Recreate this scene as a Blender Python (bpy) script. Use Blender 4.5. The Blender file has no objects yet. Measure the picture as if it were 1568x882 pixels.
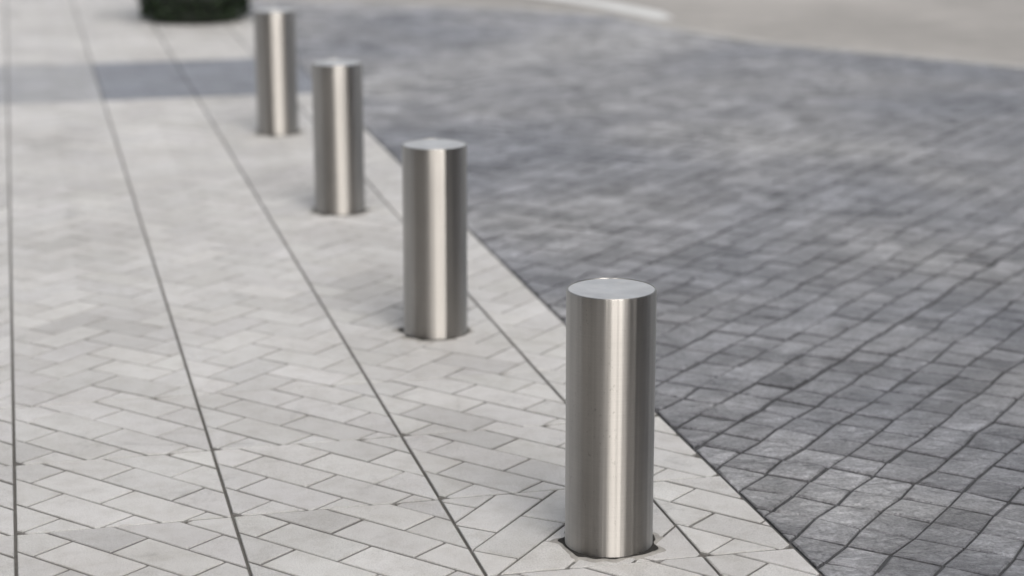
import bpy, bmesh, math, random
from mathutils import Vector, Matrix, noise as mn
random.seed(7)
S = bpy.context.scene
D = bpy.data
S.view_settings.view_transform = 'Standard'
S.view_settings.look = 'None'
S.view_settings.exposure = 0

# ---------------------------------------------------------------- helpers
def link(o, parent=None):
    S.collection.objects.link(o)
    if parent: o.parent = parent
    return o

def mesh_obj(name, verts, faces, mats, parent=None, smooth=False, fmat=None):
    me = D.meshes.new(name)
    me.from_pydata(verts, [], faces)
    for m in mats: me.materials.append(m)
    if fmat: me.polygons.foreach_set("material_index", fmat)
    if smooth: me.polygons.foreach_set("use_smooth", [True]*len(me.polygons))
    me.update()
    return link(D.objects.new(name, me), parent)

class NT:
    def __init__(s, name):
        s.m = D.materials.new(name); s.m.use_nodes = True
        s.t = s.m.node_tree; s.n = s.t.nodes; s.l = s.t.links
        s.b = s.n["Principled BSDF"]
    def node(s, typ, **kw):
        n = s.n.new(typ)
        for k, v in kw.items(): setattr(n, k, v)
        return n
    def put(s, sock, v):
        if hasattr(v, "is_output"): s.l.new(v, sock)
        else: sock.default_value = v
    def noise(s, vec, scale, detail=4, rough=.55, dist=0):
        n = s.node("ShaderNodeTexNoise"); s.put(n.inputs["Vector"], vec)
        n.inputs["Scale"].default_value = scale; n.inputs["Detail"].default_value = detail
        n.inputs["Roughness"].default_value = rough; n.inputs["Distortion"].default_value = dist
        return n.outputs["Fac"]
    def ramp(s, fac, stops):
        n = s.node("ShaderNodeValToRGB"); s.put(n.inputs[0], fac)
        e = n.color_ramp.elements
        while len(e) < len(stops): e.new(.5)
        for i, (p, c) in enumerate(stops):
            e[i].position = p
            e[i].color = (c, c, c, 1) if not hasattr(c, "__len__") else (*c, 1)
        return n.outputs["Color"]
    def mix(s, a, b, fac, mode='MIX'):
        n = s.node("ShaderNodeMix", data_type='RGBA', blend_type=mode)
        s.put(n.inputs[0], fac); s.put(n.inputs[6], a if hasattr(a, "is_output") else (*a, 1))
        s.put(n.inputs[7], b if hasattr(b, "is_output") else (*b, 1)); return n.outputs[2]
    def math(s, op, a, b=0.0, c=0.0):
        n = s.node("ShaderNodeMath", operation=op)
        s.put(n.inputs[0], a); s.put(n.inputs[1], b); s.put(n.inputs[2], c); return n.outputs[0]
    def mapping(s, vec, scale=(1,1,1), rot=(0,0,0)):
        n = s.node("ShaderNodeMapping"); s.put(n.inputs["Vector"], vec)
        n.inputs["Scale"].default_value = scale; n.inputs["Rotation"].default_value = rot
        return n.outputs[0]
    def bump(s, h, strength, dist, normal=None):
        n = s.node("ShaderNodeBump"); s.put(n.inputs["Height"], h)
        n.inputs["Strength"].default_value = strength; n.inputs["Distance"].default_value = dist
        if normal is not None: s.put(n.inputs["Normal"], normal)
        return n.outputs[0]
    def obj(s): return s.node("ShaderNodeTexCoord").outputs["Object"]
    def out(s, color=None, rough=None, normal=None, metal=None):
        if color is not None: s.put(s.b.inputs["Base Color"], color if hasattr(color, "is_output") else (*color, 1))
        if rough is not None: s.put(s.b.inputs["Roughness"], rough)
        if normal is not None: s.put(s.b.inputs["Normal"], normal)
        if metal is not None: s.b.inputs["Metallic"].default_value = metal
        return s.m

# ---------------------------------------------------------------- materials
def m_paver():
    k = NT("light_paver_stone"); o = k.obj()
    at = k.node("ShaderNodeAttribute", attribute_name="tint").outputs["Color"]
    speck = k.ramp(k.noise(o, 380, 3, .75), [(.36, .62), (.5, 1.0), (.66, 1.12)])
    blot = k.ramp(k.noise(o, 1.7, 5, .6), [(.3, (.86, .85, .84)), (.7, (1.08, 1.08, 1.08))])
    dirt = k.ramp(k.noise(o, 17, 6, .65), [(.3, (.87, .86, .84)), (.55, (1.03, 1.03, 1.03))])
    stain = k.ramp(k.noise(o, 5, 6, .7, 1.0), [(.26, .72), (.41, 1.0)])
    c = k.mix(at, speck, .85, 'MULTIPLY'); c = k.mix(c, blot, 1, 'MULTIPLY'); c = k.mix(c, dirt, .9, 'MULTIPLY')
    c = k.mix(c, stain, 1, 'MULTIPLY')
    h = k.noise(o, 260, 4, .7)
    return k.out(c, .58, k.bump(h, .6, .002))

def m_grout(name, col):
    k = NT(name); o = k.obj()
    f = k.ramp(k.noise(o, 30, 6, .7), [(.3, .7), (.7, 1.2)])
    return k.out(k.mix(col, f, 1, 'MULTIPLY'), .9, k.bump(k.noise(o, 300, 4), .5, .002))

def m_slate():
    k = NT("dark_stamped_cobble"); o = k.obj()
    at = k.node("ShaderNodeAttribute", attribute_name="tint").outputs["Color"]
    big = k.ramp(k.noise(o, .6, 4, .55, .4), [(.34, (.78, .80, .86)), (.5, (.98, .98, 1.005)), (.66, (1.3, 1.29, 1.27))])
    c = k.mix(at, big, 1, 'MULTIPLY')
    md = k.ramp(k.noise(o, 3.4, 6, .72, .8), [(.33, .62), (.5, 1.0), (.66, 1.35)])
    c = k.mix(c, md, 1, 'MULTIPLY')
    st = k.noise(k.mapping(o, (1, 2.0, 1), (0, 0, .55)), 12, 8, .72, 1.6)
    c = k.mix(c, k.ramp(st, [(.32, .42), (.45, .92), (.6, 1.15), (.72, 1.7)]), 1, 'MULTIPLY')
    fine = k.noise(o, 120, 5, .7)
    c = k.mix(c, k.ramp(fine, [(.35, .70), (.65, 1.27)]), 1, 'MULTIPLY')
    r = k.ramp(st, [(.3, .34), (.7, .56)])
    n1 = k.bump(st, 1.0, .024); n2 = k.bump(fine, .6, .003, n1)
    k.b.inputs["Specular IOR Level"].default_value = .6
    return k.out(c, r, n2)

def m_road():
    k = NT("sand_concrete"); o = k.obj()
    c = k.mix((.45, .425, .395), k.ramp(k.noise(o, .35, 5, .6, .5), [(.3, .72), (.7, 1.12)]), 1, 'MULTIPLY')
    c = k.mix(c, k.ramp(k.noise(o, 3, 6, .65), [(.3, .85), (.7, 1.1)]), 1, 'MULTIPLY')
    return k.out(c, .8, k.bump(k.noise(o, 60, 5), .3, .004))

def m_plain(name, col, rough=.7, var=.2, scale=6, metal=None):
    k = NT(name); o = k.obj()
    c = k.mix(col, k.ramp(k.noise(o, scale, 5, .6), [(.3, 1-var), (.7, 1+var)]), 1, 'MULTIPLY')
    return k.out(c, rough, k.bump(k.noise(o, scale*12, 4), .25, .002), metal)

def m_steel():
    k = NT("brushed_stainless_steel"); o = k.obj()
    br = k.noise(k.mapping(o, (3, 3, 900)), 1.0, 3, .6)
    vert = k.noise(k.mapping(o, (52, 52, .45)), 1.0, 4, .6)
    wide = k.noise(k.mapping(o, (20, 20, .25)), 1.0, 2, .5)
    spots = k.noise(k.mapping(o, (1, 1, .55)), 150, 3, .6)
    drip = k.noise(k.mapping(o, (14, 14, 2.0)), 1.0, 4, .6)
    c = k.mix((.56, .535, .50), k.ramp(vert, [(.3, .84), (.7, 1.1)]), 1, 'MULTIPLY')
    c = k.mix(c, k.ramp(br, [(.3, .95), (.7, 1.04)]), 1, 'MULTIPLY')
    sp = k.math('MULTIPLY', k.ramp(spots, [(.60, 0.0), (.68, 1.0)]), k.ramp(drip, [(.52, 0.0), (.64, 1.0)]))
    c = k.mix(c, (.27, .25, .23), k.math('MULTIPLY', sp, .5))
    smudge = k.ramp(k.noise(k.mapping(o, (9, 9, 3)), 1.0, 5, .65), [(.3, 0.0), (.7, .10)])
    r = k.math('ADD', k.math('ADD', k.math('MULTIPLY', vert, .06), .39), smudge)
    tg = k.node("ShaderNodeTangent", direction_type='RADIAL', axis='Z')
    k.l.new(tg.outputs[0], k.b.inputs["Tangent"])
    k.b.inputs["Anisotropic"].default_value = 1.0
    k.b.inputs["Anisotropic Rotation"].default_value = .25
    n1 = k.bump(wide, .85, .008)
    return k.out(c, r, k.bump(vert, .33, .0018, n1), 1.0)

def m_cap():
    k = NT("satin_steel_cap"); o = k.obj()
    c = k.mix((.90, .895, .88), k.ramp(k.noise(o, 14, 5, .6), [(.3, .88), (.7, 1.05)]), 1, 'MULTIPLY')
    return k.out(c, k.ramp(k.noise(o, 30, 4), [(.3, .5), (.7, .65)]), k.bump(k.noise(o, 9, 3), .08, .003), 1.0)

PAV = m_paver(); GRT = m_grout("paver_joint_grout", (.14, .132, .12))
SLT = m_slate(); GRD = m_grout("cobble_joint", (.075, .076, .08))
GAP = m_grout("dirt_filled_joint", (.025, .023, .02))
ROAD = m_road(); STEEL = m_steel(); CAP = m_cap()
KERB = m_plain("pale_kerb_stone", (.45, .435, .41), .8)
MORT = m_grout("mortar", (.36, .345, .32))
PAINT = m_plain("white_road_paint", (.75, .75, .73), .6, .12)

# ---------------------------------------------------------------- footpath frame
A = math.radians(13.7)
O = Vector((-.056, 4.149)); SU = Vector((-math.sin(A), math.cos(A))); SV = Vector((math.cos(A), math.sin(A)))
def W(u, v, z=0.0):
    p = O + SU*u + SV*v
    return (p.x, p.y, z)

def clip(poly, a, b, c):      # keep a*x+b*y<=c
    out = []
    for i in range(len(poly)):
        p, q = poly[i], poly[(i+1) % len(poly)]
        dp = a*p[0]+b*p[1]-c; dq = a*q[0]+b*q[1]-c
        if dp <= 0: out.append(p)
        if (dp < 0 < dq) or (dq < 0 < dp):
            t = dp/(dp-dq); out.append((p[0]+(q[0]-p[0])*t, p[1]+(q[1]-p[1])*t))
    return out
def area(p):
    return .5*abs(sum(p[i][0]*p[(i+1)%len(p)][1]-p[(i+1)%len(p)][0]*p[i][1] for i in range(len(p))))

BOL = [(.2207, 4.348), (-.2406, 6.157), (-.691, 7.987), (-1.1457, 9.823)]
BUV = [((Vector(b)-O).dot(SU), (Vector(b)-O).dot(SV)) for b in BOL]

V, F, C = [], [], []
def add_block(poly, col, chamf=.003, low=-.009, tilt=.0007):
    cx = sum(p[0] for p in poly)/len(poly); cy = sum(p[1] for p in poly)/len(poly)
    n = len(poly); b = len(V); dz = random.uniform(-tilt, tilt)
    dk = tuple(c*.6 for c in col[:3])+(1,)
    for p in poly: V.append(W(p[0], p[1], low))
    for p in poly: V.append(W(p[0], p[1], -.0022+dz))
    for p in poly:
        dx, dy = cx-p[0], cy-p[1]; L = math.hypot(dx, dy) or 1; k = min(chamf*1.3, L*.3)/L
        V.append(W(p[0]+dx*k, p[1]+dy*k, dz+random.uniform(-tilt, tilt)*.5))
    for i in range(n):
        j = (i+1) % n
        F.append((b+i, b+j, b+n+j, b+n+i)); C.append(dk)
        F.append((b+n+i, b+n+j, b+2*n+j, b+2*n+i)); C.append(tuple(c*.88 for c in col[:3])+(1,))
    F.append(tuple(range(b+2*n, b+3*n))); C.append(col)

w = .5/math.sqrt(2)/3
r2 = math.sqrt(.5)
def emit(P, u0, u1, v0, v1, gu, gv, tintf):
    P = clip(P, 1, 0, u1-gu)
    for a, b, c in ((-1, 0, -(u0+gu)), (0, 1, v1-gv), (0, -1, -(v0+gv))):
        if P: P = clip(P, a, b, c)
    if len(P) < 3 or area(P) < 2e-4: return
    s = sum(P[a][0]*P[(a+1)%len(P)][1]-P[(a+1)%len(P)][0]*P[a][1] for a in range(len(P)))
    if s > 0: P = P[::-1]
    add_block(P, tintf())
def fill_running(u0, u1, v0, v1, flip, tintf, g0=.0035):      # running bond laid diagonally
    th = math.radians(40); ct, s_ = math.cos(th), math.sin(th); Lp = 2.1*w
    n = int(1.2/w)+1
    for i in range(-n, n+1):
        for j in range(-n//2-1, n//2+2):
            g = g0*random.uniform(.75, 1.2)
            x0 = j*Lp+(i % 2)*.5*Lp; y0 = i*w+.02; P = []
            for (x, y) in [(x0+g, y0+g), (x0+Lp-g, y0+g), (x0+Lp-g, y0+w-g), (x0+g, y0+w-g)]:
                uu = -x*ct+y*s_; vv = x*s_+y*ct
                if flip: uu = -uu
                P.append((u0+uu, v0+vv))
            emit(P, u0, u1, v0, v1, .0028, .0036, tintf)
def fill_herring(u0, u1, v0, v1, tintf, ph, g0=.0032, gu=.0030):   # 45 degree herringbone
    nu = int((u1-u0)/(w*math.sqrt(2)))+4
    for a in range(-4, nu):
        for b in range(-3, 4):
            ox, oy = a*w+b*2*w, a*w-b*2*w
            for (x0, y0, sx, sy) in ((ox, oy, 2*w, w), (ox-w, oy, w, 2*w)):
                P = []; g = g0*random.uniform(.75, 1.2)
                for (x, y) in [(x0+g, y0+g), (x0+sx-g, y0+g), (x0+sx-g, y0+sy-g), (x0+g, y0+sy-g)]:
                    P.append((u0+(x+y)*r2, v0+ph+(y-x)*r2))
                us = [p[0] for p in P]; vs_ = [p[1] for p in P]
                if max(us) < u0 or min(us) > u1 or max(vs_) < v0 or min(vs_) > v1: continue
                emit(P, u0, u1, v0, v1, gu, .0036, tintf)
bands = [(.5*k, .5*k+.5) for k in range(-9, 1)] + [(.5, .718)]
for bi, (v0, v1) in enumerate(bands):
    vm = (v0+v1)/2
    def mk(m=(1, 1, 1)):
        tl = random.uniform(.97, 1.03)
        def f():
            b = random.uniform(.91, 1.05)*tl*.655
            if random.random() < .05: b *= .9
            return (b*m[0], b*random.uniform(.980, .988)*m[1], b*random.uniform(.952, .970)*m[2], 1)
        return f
    for k in range(-9, 3):
        fl = any(.5*k-.02 <= bu <= .5*k+.52 and v0 <= bv <= v1 for bu, bv in BUV)
        fill_running(.5*k, .5*k+.5, v0, v1, fl, mk())
    fill_herring(1.5, 7.0, v0, v1, mk(), .05, gu=.0028)
    fill_herring(7.0, 8.5, v0, v1, mk((.42, .45, .515) if vm > -.5 else (.68, .70, .74)), .05)  # bluish shadow band across the path, painted into the paver tint
    fill_herring(8.5, 30, v0, v1, mk(), .05)
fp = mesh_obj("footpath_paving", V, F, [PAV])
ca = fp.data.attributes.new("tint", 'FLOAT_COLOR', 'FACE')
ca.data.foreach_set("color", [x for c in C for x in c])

mesh_obj("paving_joint_bed", [W(-4.5, -4.5, -.0075), W(-4.5, .722, -.0075), W(30, .722, -.0075), W(30, -4.5, -.0075)], [(0, 1, 2, 3)], [GRT])

# ---------------------------------------------------------------- dark stamped cobbles
curve = [(-14, 19.2), (-4, 16.6), (-.92, 15.65), (.08, 15.3), (.75, 14.8), (1.15, 14.0), (1.6, 13.35), (2.33, 12.75), (3.07, 12.15), (4.5, 11.1), (6.5, 9.8), (10, 8.2), (16, 6.5)]
def ymax(x):
    for (a, b), (c, d) in zip(curve, curve[1:]):
        if a <= x <= c: return b+(d-b)*(x-a)/(c-a)
    return 5
c0 = .118; V, F, C = [], [], []
def cob(i, j):
    x, y = i*c0, j*c0
    n = mn.noise_vector(Vector((x*.8, y*.8, 3.1)))
    x += n.x*.016; y += n.y*.016
    rr = random.Random(i*7919+j*104729)
    x += rr.uniform(-.007, .007); y += rr.uniform(-.007, .007)
    return ((x+y)*r2, (x-y)*r2)
for i in range(-160, 260):
    for j in range(-160, 260):
        q = [cob(i, j), cob(i+1, j), cob(i+1, j+1), cob(i, j+1)] if -5.2 < (i+j)*c0*r2 < 13.5 and .5 < (i-j)*c0*r2 < 12 else None
        if not q: continue
        P = clip(q, 0, -1, -.728)
        if len(P) < 3 or area(P) < 4e-4: continue
        cu = sum(p[0] for p in P)/len(P); cv = sum(p[1] for p in P)/len(P)
        wp = W(cu, cv)
        if wp[1] > ymax(wp[0])+.02: continue
        gx = random.uniform(.0012, .0048)
        P2 = []
        for p in P:
            dx, dy = cu-p[0], cv-p[1]; L = math.hypot(dx, dy); k = gx*1.5/L
            P2.append((p[0]+dx*k, p[1]+dy*k))
        e0 = ((q[1][0]-q[0][0]), (q[1][1]-q[0][1])); L0 = math.hypot(*e0); nx, ny = -e0[1]/L0, e0[0]/L0
        if (cu-q[0][0])*nx+(cv-q[0][1])*ny < 0: nx, ny = -nx, -ny
        d0 = q[0][0]*nx+q[0][1]*ny + (.010 if j % 9 == 0 else random.uniform(.002, .006))
        P2 = clip(P2, -nx, -ny, -d0)
        e1 = ((q[3][0]-q[0][0]), (q[3][1]-q[0][1])); L1 = math.hypot(*e1); mx, my = -e1[1]/L1, e1[0]/L1
        if (cu-q[0][0])*mx+(cv-q[0][1])*my < 0: mx, my = -mx, -my
        d1 = q[0][0]*mx+q[0][1]*my + (.010 if i % 9 == 0 else random.uniform(.002, .006))
        P2 = clip(P2, -mx, -my, -d1)
        if len(P2) < 3: continue
        s = sum(P2[a][0]*P2[(a+1)%len(P2)][1]-P2[(a+1)%len(P2)][0]*P2[a][1] for a in range(len(P2)))
        if s > 0: P2 = P2[::-1]
        cu = sum(p[0] for p in P2)/len(P2); cv = sum(p[1] for p in P2)/len(P2)
        b = len(V); n = len(P2); base = random.gauss(-.006, .0009)
        tx, ty = random.gauss(0, .020), random.gauss(0, .020)
        for p in P2: V.append(W(p[0], p[1], -.02))
        for p in P2: V.append(W(p[0], p[1], base-.003))
        for p in P2:
            dx, dy = cu-p[0], cv-p[1]; L = math.hypot(dx, dy); k = min(.0065, L*.3)/L
            V.append(W(p[0]+dx*k, p[1]+dy*k, base - tx*dx - ty*dy))
        g = max(.6, random.gauss(1, .11))*.395
        col = (g*.99, g*.99, g*1.008, 1)
        for a in range(n):
            e = (a+1) % n
            F.append((b+a, b+e, b+n+e, b+n+a)); C.append((g*.5, g*.5, g*.52, 1))
            F.append((b+n+a, b+n+e, b+2*n+e, b+2*n+a)); C.append((g*.82, g*.82, g*.85, 1))
        F.append(tuple(range(b+2*n, b+3*n))); C.append(col)
cb = mesh_obj("cobbled_driveway", V, F, [SLT])
ca = cb.data.attributes.new("tint", 'FLOAT_COLOR', 'FACE')
ca.data.foreach_set("color", [x for c in C for x in c])
pts = [p for p in curve if p[0] > -4 and p[0] < 9]
bed = [W(-5, .722, -.0135)] + [(-2.2, 15.95, -.0135)] + [(x, y, -.0135) for x, y in pts if x > -2] + [(9, 8.6, -.0135), W(-5, 12, -.0135)]
mesh_obj("cobble_joint_bed", bed, [tuple(range(len(bed)))[::-1]], [GRD])

KV, KF = [], []
cs = [Vector(p) for p in curve if p[0] > -2]
for i, p in enumerate(cs):
    t = (cs[min(i+1, len(cs)-1)]-cs[max(i-1, 0)]).normalized(); nn = Vector((-t.y, t.x))
    a, b = p-nn*.03, p+nn*.13
    KV += [(a.x, a.y, -.03), (a.x, a.y, -.006), (a.x+nn.x*.01, a.y+nn.y*.01, -.003), (b.x-nn.x*.01, b.y-nn.y*.01, -.006), (b.x, b.y, -.02), (b.x, b.y, -.03)]
    if i:
        q = 6*i
        for e in range(5): KF.append((q-6+e, q+e, q+e+1, q-5+e))
mesh_obj("edging_kerb", KV, [f[::-1] for f in KF], [KERB])

mesh_obj("roadway_ground", [(-500, -500, -.024), (500, -500, -.024), (500, 500, -.024), (-500, 500, -.024)], [(0, 1, 2, 3)], [ROAD])
PV, PF = [], []
pl = [Vector(p) for p in [(1.12, 14.75), (1.0, 15.15), (.72, 15.7), (.25, 16.4), (-.5, 17.2), (-2, 18.3), (-5, 19.6)]]
for i, p in enumerate(pl):
    t = (pl[min(i+1, len(pl)-1)]-pl[max(i-1, 0)]).normalized(); nn = Vector((-t.y, t.x))*.13*(.5 if i == 0 else 1)
    PV += [(p.x-nn.x, p.y-nn.y, -.018), (p.x+nn.x, p.y+nn.y, -.018)]
    if i: PF.append((2*i-2, 2*i, 2*i+1, 2*i-1))
mesh_obj("painted_road_line", PV, [f for f in PF], [PAINT])

# ---------------------------------------------------------------- bollards
def lathe(name, prof, seg, mat, parent, smooth=True, jitter=0):
    vs, fs = [], []
    for (r, z) in prof:
        for k in range(seg):
            a = 2*math.pi*k/seg
            rr = r if not jitter or r < .1 else r+jitter*mn.noise(Vector((math.cos(a)*3, math.sin(a)*3, parent.location.y*3)))*(1 if z < .003 else .4)
            vs.append((rr*math.cos(a), rr*math.sin(a), z))
    for i in range(len(prof)-1):
        for k in range(seg):
            e = (k+1) % seg
            fs.append((i*seg+k, i*seg+e, (i+1)*seg+e, (i+1)*seg+k))
    if prof[-1][0] < .02: fs.append(tuple((len(prof)-1)*seg+k for k in range(seg)))
    return mesh_obj(name, vs, fs, [mat], parent, smooth)
R, Hh = .1, .599
for bx, by in BOL:
    e = D.objects.new("steel_bollard", None); link(e); e.location = (bx, by, 0)
    e.rotation_euler = (random.uniform(-.004, .004), random.uniform(-.004, .004), random.uniform(0, 6))
    prof = [(R, -.05), (R, .002), (R, .1), (R, .3), (R, .5), (R, Hh-.0036), (R-.0006, Hh-.0016), (R-.0016, Hh-.0004), (R-.0030, Hh), (R-.0040, Hh-.0003), (R-.0044, Hh-.0015)]
    t = lathe("tube", prof, 128, STEEL, e)
    lathe("cap", [(R-.0043, Hh-.0017), (R-.0054, Hh-.0012), (R-.009, Hh-.0009), (.06, Hh-.0012), (.03, Hh-.0014), (.004, Hh-.0015)], 96, CAP, e)
    lathe("grout_collar", [(R+.028, -.004), (R+.018, .0008), (R+.012, .0020), (R+.007, .0022), (R+.003, .001), (R-.004, -.002)], 96, MORT, e, True, .035)
    lathe("joint_gap", [(R+.0085, .0026), (R+.006, .0032), (R-.002, .0036)], 96, GAP, e, True, .02)

# ---------------------------------------------------------------- planter with clipped shrub
POT = m_plain("dark_planter_glaze", (.035, .036, .035), .5)
k = NT("boxwood_leaves"); rnd = k.node("ShaderNodeAttribute", attribute_name="tint").outputs["Color"]
LEAF = k.out(rnd, .55)
SOIL = m_plain("soil", (.04, .03, .022), .95)
pe = D.objects.new("potted_boxwood_shrub", None); link(pe); pe.location = (-2.27, 14.55, 0)
lathe("pot", [(.30, -.002), (.315, .02), (.33, .10), (.345, .16), (.36, .17), (.36, .19), (.335, .19), (.32, .15), (.01, .15)], 48, POT, pe)
V, F, C = [], [], []
for n in range(11000):
    z = random.uniform(.03, .95); a = random.uniform(0, 2*math.pi)
    rad = (.36+.10*math.sin(min(1, (z-.03)/.75)*math.pi*.75))
    if z > .8: rad *= math.sqrt(max(0, 1-((z-.8)/.17)**2))
    rad *= 1+.13*mn.noise(Vector((math.cos(a)*2.2, math.sin(a)*2.2, z*5)))
    rad *= random.uniform(.78, 1.03) if random.random() < .8 else random.uniform(.3, .8)
    if z < .17: rad = max(rad, random.uniform(.35, .385))
    p = Vector((rad*math.cos(a), rad*math.sin(a), z))
    rot = Matrix.Rotation(random.uniform(0, 6.28), 3, 'Z') @ Matrix.Rotation(random.uniform(-1.3, 1.3), 3, 'X') @ Matrix.Rotation(random.uniform(0, 6.28), 3, 'Z')
    L = random.uniform(.014, .025); b = len(V)
    for q in ((-L, 0, 0), (-.2*L, -.45*L, .1*L), (L, 0, 0), (-.2*L, .45*L, .1*L)):
        V.append(tuple(p+rot@Vector(q)))
    g = random.choice((.35, .7, 1.0, 1.7)); F.append((b, b+1, b+2, b+3)); C.append((.026*g, .052*g, .018*g, 1))
sh = mesh_obj("foliage", V, F, [LEAF], pe)
ca = sh.data.attributes.new("tint", 'FLOAT_COLOR', 'FACE'); ca.data.foreach_set("color", [x for c in C for x in c])
lathe("stem", [(.02, .1), (.018, .5), (.012, .8)], 10, SOIL, pe)

# ---------------------------------------------------------------- unseen buildings, added to darken and shape the steel's reflections
WALL = m_plain("added_building_stone", (.24, .225, .20), .8)
k = NT("added_building_glass"); k.b.inputs["Metallic"].default_value = 0
GLASS = k.out((.03, .035, .04), .08)
def box(vs, fs, x0, x1, y0, y1, z0, z1):
    b = len(vs)
    vs += [(x0,y0,z0),(x1,y0,z0),(x1,y1,z0),(x0,y1,z0),(x0,y0,z1),(x1,y0,z1),(x1,y1,z1),(x0,y1,z1)]
    fs += [(b,b+3,b+2,b+1),(b+4,b+5,b+6,b+7),(b,b+1,b+5,b+4),(b+1,b+2,b+6,b+5),(b+2,b+3,b+7,b+6),(b+3,b,b+4,b+7)]
def added_building(name, loc, rot, nb, ns, depth):
    e = D.objects.new(name, None); link(e); e.location = loc; e.rotation_euler = (0, 0, rot)
    bw, sh = 3.0, 3.4; Lx = nb*bw
    vs, fs = [], []
    for i in range(nb+1): box(vs, fs, i*bw-.4, i*bw+.4, -.3, .02, -.1, ns*sh)
    for s in range(ns+1): box(vs, fs, -.402, Lx+.402, -.25, .021, s*sh-.45, s*sh+.35)
    box(vs, fs, -.6, Lx+.6, -.55, .2, ns*sh+.35, ns*sh+.7)
    box(vs, fs, -.39, Lx+.39, .1, depth, -.1, ns*sh+.3)
    mesh_obj("added_building_walls", vs, fs, [WALL], e)
    vs, fs = [], []
    for i in range(nb):
        for s in range(ns): box(vs, fs, i*bw+.4, (i+1)*bw-.4, .03, .08, s*sh+.35, (s+1)*sh-.45)
    mesh_obj("added_building_windows", vs, fs, [GLASS], e)
p = W(-22, -7.5); added_building("added_reflection_building", (p[0], p[1], 0), A+math.pi/2, 8, 3, 8)
added_building("added_reflection_building", (0, -16, 0), math.pi, 7, 4, 8)
added_building("added_reflection_building", (12, 8, 0), -math.pi/2, 6, 4, 8)

# ---------------------------------------------------------------- light
w_ = D.worlds.new("World"); S.world = w_; w_.use_nodes = True
nt = w_.node_tree; bg = nt.nodes["Background"]
sky = nt.nodes.new("ShaderNodeTexSky"); sky.sky_type = 'NISHITA'; sky.sun_disc = False
el, az = math.radians(50), math.radians(20)
sd = Vector((math.sin(az)*math.cos(el), -math.cos(az)*math.cos(el), math.sin(el)))
sky.sun_elevation = el; sky.sun_rotation = math.atan2(sd.x, sd.y)
sky.dust_density = 4; sky.air_density = 1; sky.ozone_density = 1
hs = nt.nodes.new("ShaderNodeHueSaturation"); hs.inputs["Saturation"].default_value = .3
nt.links.new(sky.outputs[0], hs.inputs["Color"]); nt.links.new(hs.outputs[0], bg.inputs[0]); bg.inputs[1].default_value = .15
sl = D.lights.new("sun", 'SUN'); sl.energy = 1.25; sl.angle = math.radians(46); sl.color = (1, .965, .925)
so = link(D.objects.new("sun", sl)); so.rotation_euler = sd.to_track_quat('Z', 'Y').to_euler()

# ---------------------------------------------------------------- camera
cd = D.cameras.new("camera"); cam = link(D.objects.new("camera", cd)); S.camera = cam
cam.location = (0, 0, 1.7); cam.rotation_euler = (math.radians(90-14.2), 0, 0)
cd.sensor_width = 36; cd.lens = 71.3; cd.clip_end = 2000; cd.clip_start = .05
cd.dof.use_dof = True; cd.dof.focus_distance = 4.65; cd.dof.aperture_fstop = 1.9
